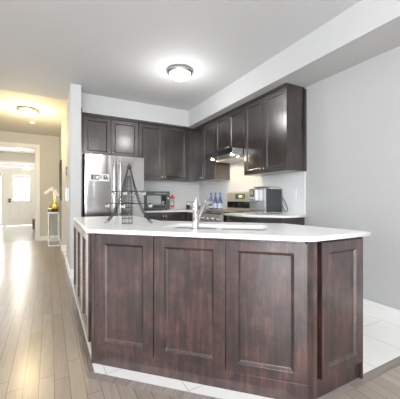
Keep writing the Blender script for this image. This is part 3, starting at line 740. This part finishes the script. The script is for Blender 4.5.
gd = bobj('rear_console', (XR-0.085, XR-0.015, RY0+0.004, RY1-0.004, 0.905, 1.235), plain('console_steel', (0.58, 0.54, 0.45), 0.35, 0.4), t, 0.010)
bobj('console_glass', (XR-0.089, XR-0.0855, RY0+0.03, RY1-0.03, 0.985, 1.085), 'black_glass', gd)
bobj('clock_plate', (XR-0.089, XR-0.0855, RY0+0.24, RY1-0.26, 1.125, 1.205), 'nickel', gd, 0.001)
bobj('clock_display', (XR-0.0915, XR-0.0893, RY0+0.32, RY1-0.35, 1.150, 1.185), 'display', gd)

# ------------------------------------------------------------------ range hood
HX = 2.22; HY0, HY1 = 3.167, 3.929
t = thing('range_hood', 'slim steel range hood with black front band and two lit bulbs', 'range hood', (2.45, 3.55, 1.75))
bm = B()
prism(bm, [(HX+0.010, 1.765), (HX+0.010, 1.838), (XR-0.013, 1.858), (XR-0.013, 1.735), (HX+0.15, 1.745)], HY0, HY1, Matrix(((1,0,0,0),(0,0,1,0),(0,1,0,0),(0,0,0,1))))
obj('hood_shell', bm, 'steel', t, bevel=0.002)
bobj('front_band', (HX, HX+0.009, HY0, HY1, 1.765, 1.840), 'black_glass', t, 0.001)
bobj('brand_mark', (HX-0.002, HX-0.0002, 3.56, 3.68, 1.797, 1.808), 'nickel', t)
bm = B(); box(bm, HX+0.17, XR-0.06, HY0+0.05, HY1-0.05, 1.728, 1.742); obj('filter', bm, plain('filter_metal', (0.75, 0.73, 0.68), 0.45, 0.6), t)  # pale cream colour carries the lit look of the hood underside
for yy in (HY0+0.10, HY1-0.12):
    bm = B(); lathe(bm, HX+0.075, yy, [(0.028, 1.762), (0.026, 1.752), (0.015, 1.748)], 18); obj('bulb', bm, 'bulb', t, smooth=True)
    l = bpy.data.lights.new('hood_light', 'SPOT'); l.energy = 7; l.color = (1.0, 0.83, 0.52); l.spot_size = math.radians(140); l.spot_blend = 0.25; l.shadow_soft_size = 0.02
    o = bpy.data.objects.new('hood_light', l); C.objects.link(o); o.location = (HX+0.10, yy, 1.735); o.rotation_euler = (0, math.radians(-18), 0)

# ------------------------------------------------------------------ coffee machine
t = thing('coffee_machine', 'silver and black espresso machine on the side worktop', 'coffee machine', (2.56, 2.86, CT))
cx0, cx1, cy0, cy1 = 2.395, 2.70, 2.70, 3.02
bm = B(); box(bm, cx0+0.10, cx1, cy0, cy1, CT+0.005, 1.275); box(bm, cx0, cx0+0.10, cy0+0.0, cy1, CT+0.005, CT+0.04); obj('machine_body', bm, 'steel', t, bevel=0.006)
bm = B(); box(bm, cx0+0.012, cx0+0.0995, cy0+0.003, cy1-0.003, CT+0.041, 1.262); obj('front_column', bm, plain('silver_plastic', (0.50, 0.50, 0.50), 0.25, 0.8), t, bevel=0.008)
bm = B(); box(bm, cx0-0.050, cx0+0.0115, 2.825, 2.965, 1.100, 1.245); ctl = obj('spout_block', bm, plain('spout_silver', (0.55, 0.55, 0.56), 0.3, 0.6), t, bevel=0.006)
bobj('dark_panel', (cx0-0.0535, cx0-0.0505, 2.835, 2.930, 1.110, 1.238), 'grey_plastic', ctl)
bobj('screen', (cx0-0.0565, cx0-0.054, 2.865, 2.915, 1.180, 1.228), plain('machine_screen', (0.45, 0.38, 0.24), 0.2), ctl)
bobj('button', (cx0-0.0565, cx0-0.054, 2.845, 2.870, 1.120, 1.150), 'white_plastic', ctl)
bobj('button', (cx0-0.0565, cx0-0.054, 2.890, 2.915, 1.120, 1.150), 'white_plastic', ctl)
bm = B(); lathe(bm, cx0-0.015, 2.895, [(0.010, 1.070), (0.013, 1.0995)], 14); obj('nozzle', bm, 'chrome', ctl, smooth=True)
bobj('side_panel', (cx0+0.035, cx1-0.015, cy0-0.006, cy0-0.0005, CT+0.02, 1.252), plain('charcoal_gloss', (0.022, 0.026, 0.029), 0.22, coat=0.3), t, 0.003)
bobj('cup_tray', (cx0+0.06, cx1-0.02, cy0+0.03, cy1-0.02, 1.276, 1.288), 'steel', t, 0.003)
bm = B(); box(bm, cx0-0.09, cx0-0.002, cy0+0.02, cy1-0.005, CT+0.003, CT+0.028); obj('drip_tray', bm, 'steel', t, bevel=0.004)
bm = B(); P = [(cx1-0.005, cy0+0.05, 1.20), (cx1+0.008, cy0+0.0, 1.14), (cx1+0.006, cy0-0.06, 1.05), (cx1+0.008, cy0-0.085, 0.99), (cx1+0.005, cy0-0.07, 0.955), (cx1+0.008, cy0-0.03, 0.965), (cx1+0.005, cy0+0.0, 1.02), (cx1+0.004, cy0+0.02, 1.08)]
tube(bm, P, 0.004, 8); obj('power_cord', bm, 'black', t, smooth=True)

# outlet plate
t = thing('outlet_plate', 'white double outlet plate on the mosaic backsplash beside the coffee machine', 'outlet', (XR-0.012, 2.51, 1.18))
bobj('plate', (XR-0.016, XR-0.0102, 2.475, 2.545, 1.120, 1.240), 'white_plastic', t, 0.002)
for zz in (1.150, 1.210): bobj('socket', (XR-0.019, XR-0.0162, 2.492, 2.528, zz-0.018, zz+0.018), 'trim', t, 0.002)

# ------------------------------------------------------------------ wire tower tealight holder
TX, TY = 0.590, 2.345
t = thing('wire_tower_candle_holder', 'dark wire tower shaped candle holder with glass tealight cups on the peninsula', 'candle holder', (TX, TY, TOP))
fw = Vector((math.sin(math.radians(28.46)), math.cos(math.radians(28.46)), 0)); rt = Vector((fw.y, -fw.x, 0))
prof = [(0.0, 0.192), (0.05, 0.155), (0.10, 0.124), (0.135, 0.108), (0.18, 0.091), (0.23, 0.074), (0.29, 0.055), (0.36, 0.036), (0.455, 0.012)]
def pr(h):
    for (a, ra), (b, rb) in zip(prof, prof[1:]):
        if a <= h <= b: return ra+(rb-ra)*(h-a)/(b-a)
    return prof[-1][1]
for dvec in (rt, -rt):
    side = Vector((-dvec.y, dvec.x, 0)); bm = B()
    def P3(h, s_, inn=0.0):
        wd = max(0.008, 0.040*(1-h/0.5))
        r_ = pr(h)-inn*wd*0.62
        q = Vector((TX, TY, TOP))+dvec*r_+side*(s_*wd*0.85); q.z += h+0.0035+inn*wd*0.55; return q
    hs = [0.455*k/16 for k in range(17)]
    for s_, inn in ((-1, 0), (1, 0), (-1, 1), (1, 1)): tube(bm, [P3(h, s_, inn) for h in hs], 0.0028, 5)
    for k in range(0, 17):
        h = hs[k]; tube(bm, [P3(h, -1), P3(h, 1)], 0.0018, 4); tube(bm, [P3(h, -1), P3(h, -1, 1)], 0.0018, 4); tube(bm, [P3(h, 1, 1), P3(h, -1, 1)], 0.0018, 4)
    obj('lattice_leg', bm, 'wire', t)
cyc = Vector((TX, TY, 0))-fw*0.06
bm = B()
for hz in (0.003, 0.045, 0.09, 0.135, 0.175): tube(bm, [(cyc.x+0.042*math.cos(2*PI*k/20), cyc.y+0.042*math.sin(2*PI*k/20), TOP+hz) for k in range(20)], 0.0020, 5, True)
for k in range(8): tube(bm, [(cyc.x+0.042*math.cos(PI*k/4), cyc.y+0.042*math.sin(PI*k/4), TOP+0.003), (cyc.x+0.042*math.cos(PI*k/4), cyc.y+0.042*math.sin(PI*k/4), TOP+0.175), (cyc.x+0.060*fw.x+0.012*math.cos(PI*k/4), cyc.y+0.060*fw.y+0.012*math.sin(PI*k/4), TOP+0.40)], 0.0017, 5)
for k in range(9):
    h_ = 0.19+k*0.030; c0 = Vector((TX, TY, TOP+h_)); tube(bm, [c0-rt*pr(h_)*0.8, c0+rt*pr(h_)*0.8], 0.0013, 5)
obj('wire_column', bm, 'wire', t)
def circle(z, r, n=24): return [(TX+r*math.cos(2*PI*k/n), TY+r*math.sin(2*PI*k/n), z) for k in range(n)]
bm = B(); tube(bm, circle(TOP+0.460, 0.016), 0.002, 5, True); lathe(bm, TX, TY, [(0.014, TOP+0.455), (0.020, TOP+0.465), (0.018, TOP+0.480), (0.006, TOP+0.49), (0.003, TOP+0.505)], 14); obj('finial', bm, 'wire', t)
cups = []
for z, R, da in ((TOP+0.165, 0.180, 0.0), (TOP+0.268, 0.125, 0.0)):
    bm = B()
    dirs = [rt, fw, -rt, -fw]
    cs = [Vector((TX, TY, z))+d_*R for d_ in dirs]
    for k in range(4):
        a, b_ = cs[k], cs[(k+1) % 4]
        tube(bm, [Vector((TX, TY, z))+dirs[k]*pr(z-TOP), a], 0.0016, 5)
    tube(bm, circle(z, pr(z-TOP)+0.004), 0.0024, 5, True)
    tube(bm, circle(z, R, 32), 0.0012, 5, True)
    for c_ in cs: tube(bm, [(c_.x+0.021*math.cos(2*PI*k/14), c_.y+0.021*math.sin(2*PI*k/14), z) for k in range(14)], 0.0018, 5, True)
    obj('cup_tier', bm, 'wire', t); cups += [(c_.x, c_.y, z) for c_ in cs]
for cx_, cy_, z in cups:
    bm = B(); lathe(bm, cx_, cy_, [(0.012, z-0.032), (0.017, z-0.028), (0.019, z-0.004), (0.021, z+0.003)], 16); o = obj('tealight_cup', bm, 'clear_glass', t, smooth=True)
    bm = B(); lathe(bm, cx_, cy_, [(0.013, z-0.026), (0.014, z-0.012)], 14); obj('tealight', bm, 'white_plastic', o, smooth=True)

# ------------------------------------------------------------------ hallway
t = thing('console_table', 'narrow champagne metal console table with dark top against the hallway wall', 'table', (0.10, 8.1, 0))
tx0, tx1, ty0, ty1 = -0.035, 0.215, 7.60, 8.60
bobj('tabletop', (tx0, tx1, ty0, ty1, 0.812, 0.838), 'mirror', t, 0.002)
for xx in (tx0, tx1-0.022):
    for yy in (ty0, ty1-0.022): bobj('leg', (xx+0.004, xx+0.018, yy+0.004, yy+0.018, 0, 0.812), 'champagne', t)
for yy in (ty0, ty1-0.022):
    for zz in (0.0, 0.789): bobj('stretcher', (tx0+0.022, tx1-0.022, yy, yy+0.022, zz, zz+0.022), 'champagne', t)
# orchid in gold vase
ox, oy, oz = 0.105, 7.84, 0.838
t = thing('potted_orchid', 'white orchid in a geometric gold vase on the hallway console table', 'potted plant', (ox, oy, oz))
bm = B(); lathe(bm, ox, oy, [(0.070, oz), (0.11, oz+0.06), (0.095, oz+0.11), (0.045, oz+0.19), (0.05, oz+0.20)], 6); obj('vase', bm, 'gold', t)
bm = B(); st1 = [(ox, oy, oz+0.17), (ox-0.01, oy, oz+0.35), (ox-0.02, oy, oz+0.48), (ox-0.09, oy, oz+0.55), (ox-0.16, oy, oz+0.50)]; st2 = [(ox, oy, oz+0.17), (ox+0.02, oy, oz+0.33), (ox+0.03, oy, oz+0.42), (ox+0.07, oy, oz+0.46)]
tube(bm, st1, 0.006, 6); tube(bm, st2, 0.005, 6); obj('stem', bm, 'gold', t)
def leaf(bm, a, b, wd):
    a = Vector(a); b = Vector(b); s_ = (b-a).cross(Vector((0, 0, 1))).normalized()*wd; m_ = (a+b)/2+Vector((0, 0, 0.03))
    top = [bm.verts.new(p) for p in (a, m_+s_, b, m_-s_)]; bot = [bm.verts.new(v.co-Vector((0, 0, 0.005))) for v in top]
    bm.faces.new(top); bm.faces.new(bot[::-1])
    for k in range(4): bm.faces.new((top[k], bot[k], bot[(k+1) % 4], top[(k+1) % 4]))
for dx, dy in ((-0.15, -0.02), (0.08, 0.08)):
    bm = B(); leaf(bm, (ox, oy, oz+0.17), (ox+dx, oy+dy, oz+0.21), 0.025); obj('leaf', bm, 'gold', t)
for fxx, fz in ((-0.05, 0.56), (-0.10, 0.53), (-0.15, 0.48), (-0.19, 0.45), (0.05, 0.44), (0.075, 0.40), (0.02, 0.50), (0.0, 0.42)):
    bm = B(); c0 = Vector((ox+fxx, oy-0.01, oz+fz))
    for k in range(5):
        a = 2*PI*k/5+0.3; m_ = Matrix.Translation(c0+Vector((0.022*math.cos(a), 0, 0.022*math.sin(a)))) @ Matrix.Rotation(-a, 4, 'Y') @ Matrix.Diagonal((0.024, 0.006, 0.016, 1))
        bmesh.ops.create_icosphere(bm, subdivisions=1, radius=1, matrix=m_)
    bmesh.ops.create_icosphere(bm, subdivisions=1, radius=0.009, matrix=Matrix.Translation(c0+Vector((0, -0.006, 0))))
    obj('blossom', bm, 'petal', t)
t = thing('gold_box', 'small black and gold box on the front of the hallway console table', 'box', (0.0, 7.66, 0.838))
bobj('box_body', (-0.030, 0.045, 7.62, 7.72, 0.838, 0.895), 'black', t, 0.003); bobj('box_lid', (-0.032, 0.047, 7.618, 7.722, 0.8955, 0.910), 'gold', t, 0.003)
# framed mirror on hallway wall
t = thing('framed_mirror', 'dark framed mirror seen edge on above the hallway console table', 'mirror', (0.21, 7.35, 1.5))
bm = B()
for a, b_, c_, d_ in ((6.90, 6.95, 1.10, 2.00), (7.45, 7.50, 1.10, 2.00), (6.95, 7.45, 1.10, 1.15), (6.95, 7.45, 1.95, 2.00)): box(bm, 0.205, 0.2415, a, b_, c_, d_)
obj('frame', bm, 'mirror', t); bobj('mirror_glass', (0.225, 0.2415, 6.95, 7.45, 1.15, 1.95), 'chrome', t)
# intercom handset and thermostat on pantry wall
t = thing('wall_handset', 'white wall handset mounted on the pantry wall beside the hallway', 'handset', (0.25, 4.75, 1.15))
bobj('cradle', (0.238, 0.2615, 4.60, 4.72, 1.10, 1.29), 'white_plastic', t, 0.005); bobj('receiver', (0.215, 0.2375, 4.62, 4.69, 1.09, 1.30), 'nickel', t, 0.008)
t = thing('thermostat', 'small white thermostat with dark screens high on the pantry wall', 'thermostat', (0.25, 5.2, 1.55))
bobj('housing', (0.246, 0.2615, 5.00, 5.14, 1.50, 1.66), 'champagne', t, 0.003)
for za in (1.515, 1.595): bobj('dark_screen', (0.236, 0.2455, 4.99, 5.13, za, za+0.058), 'black', t, 0.002)
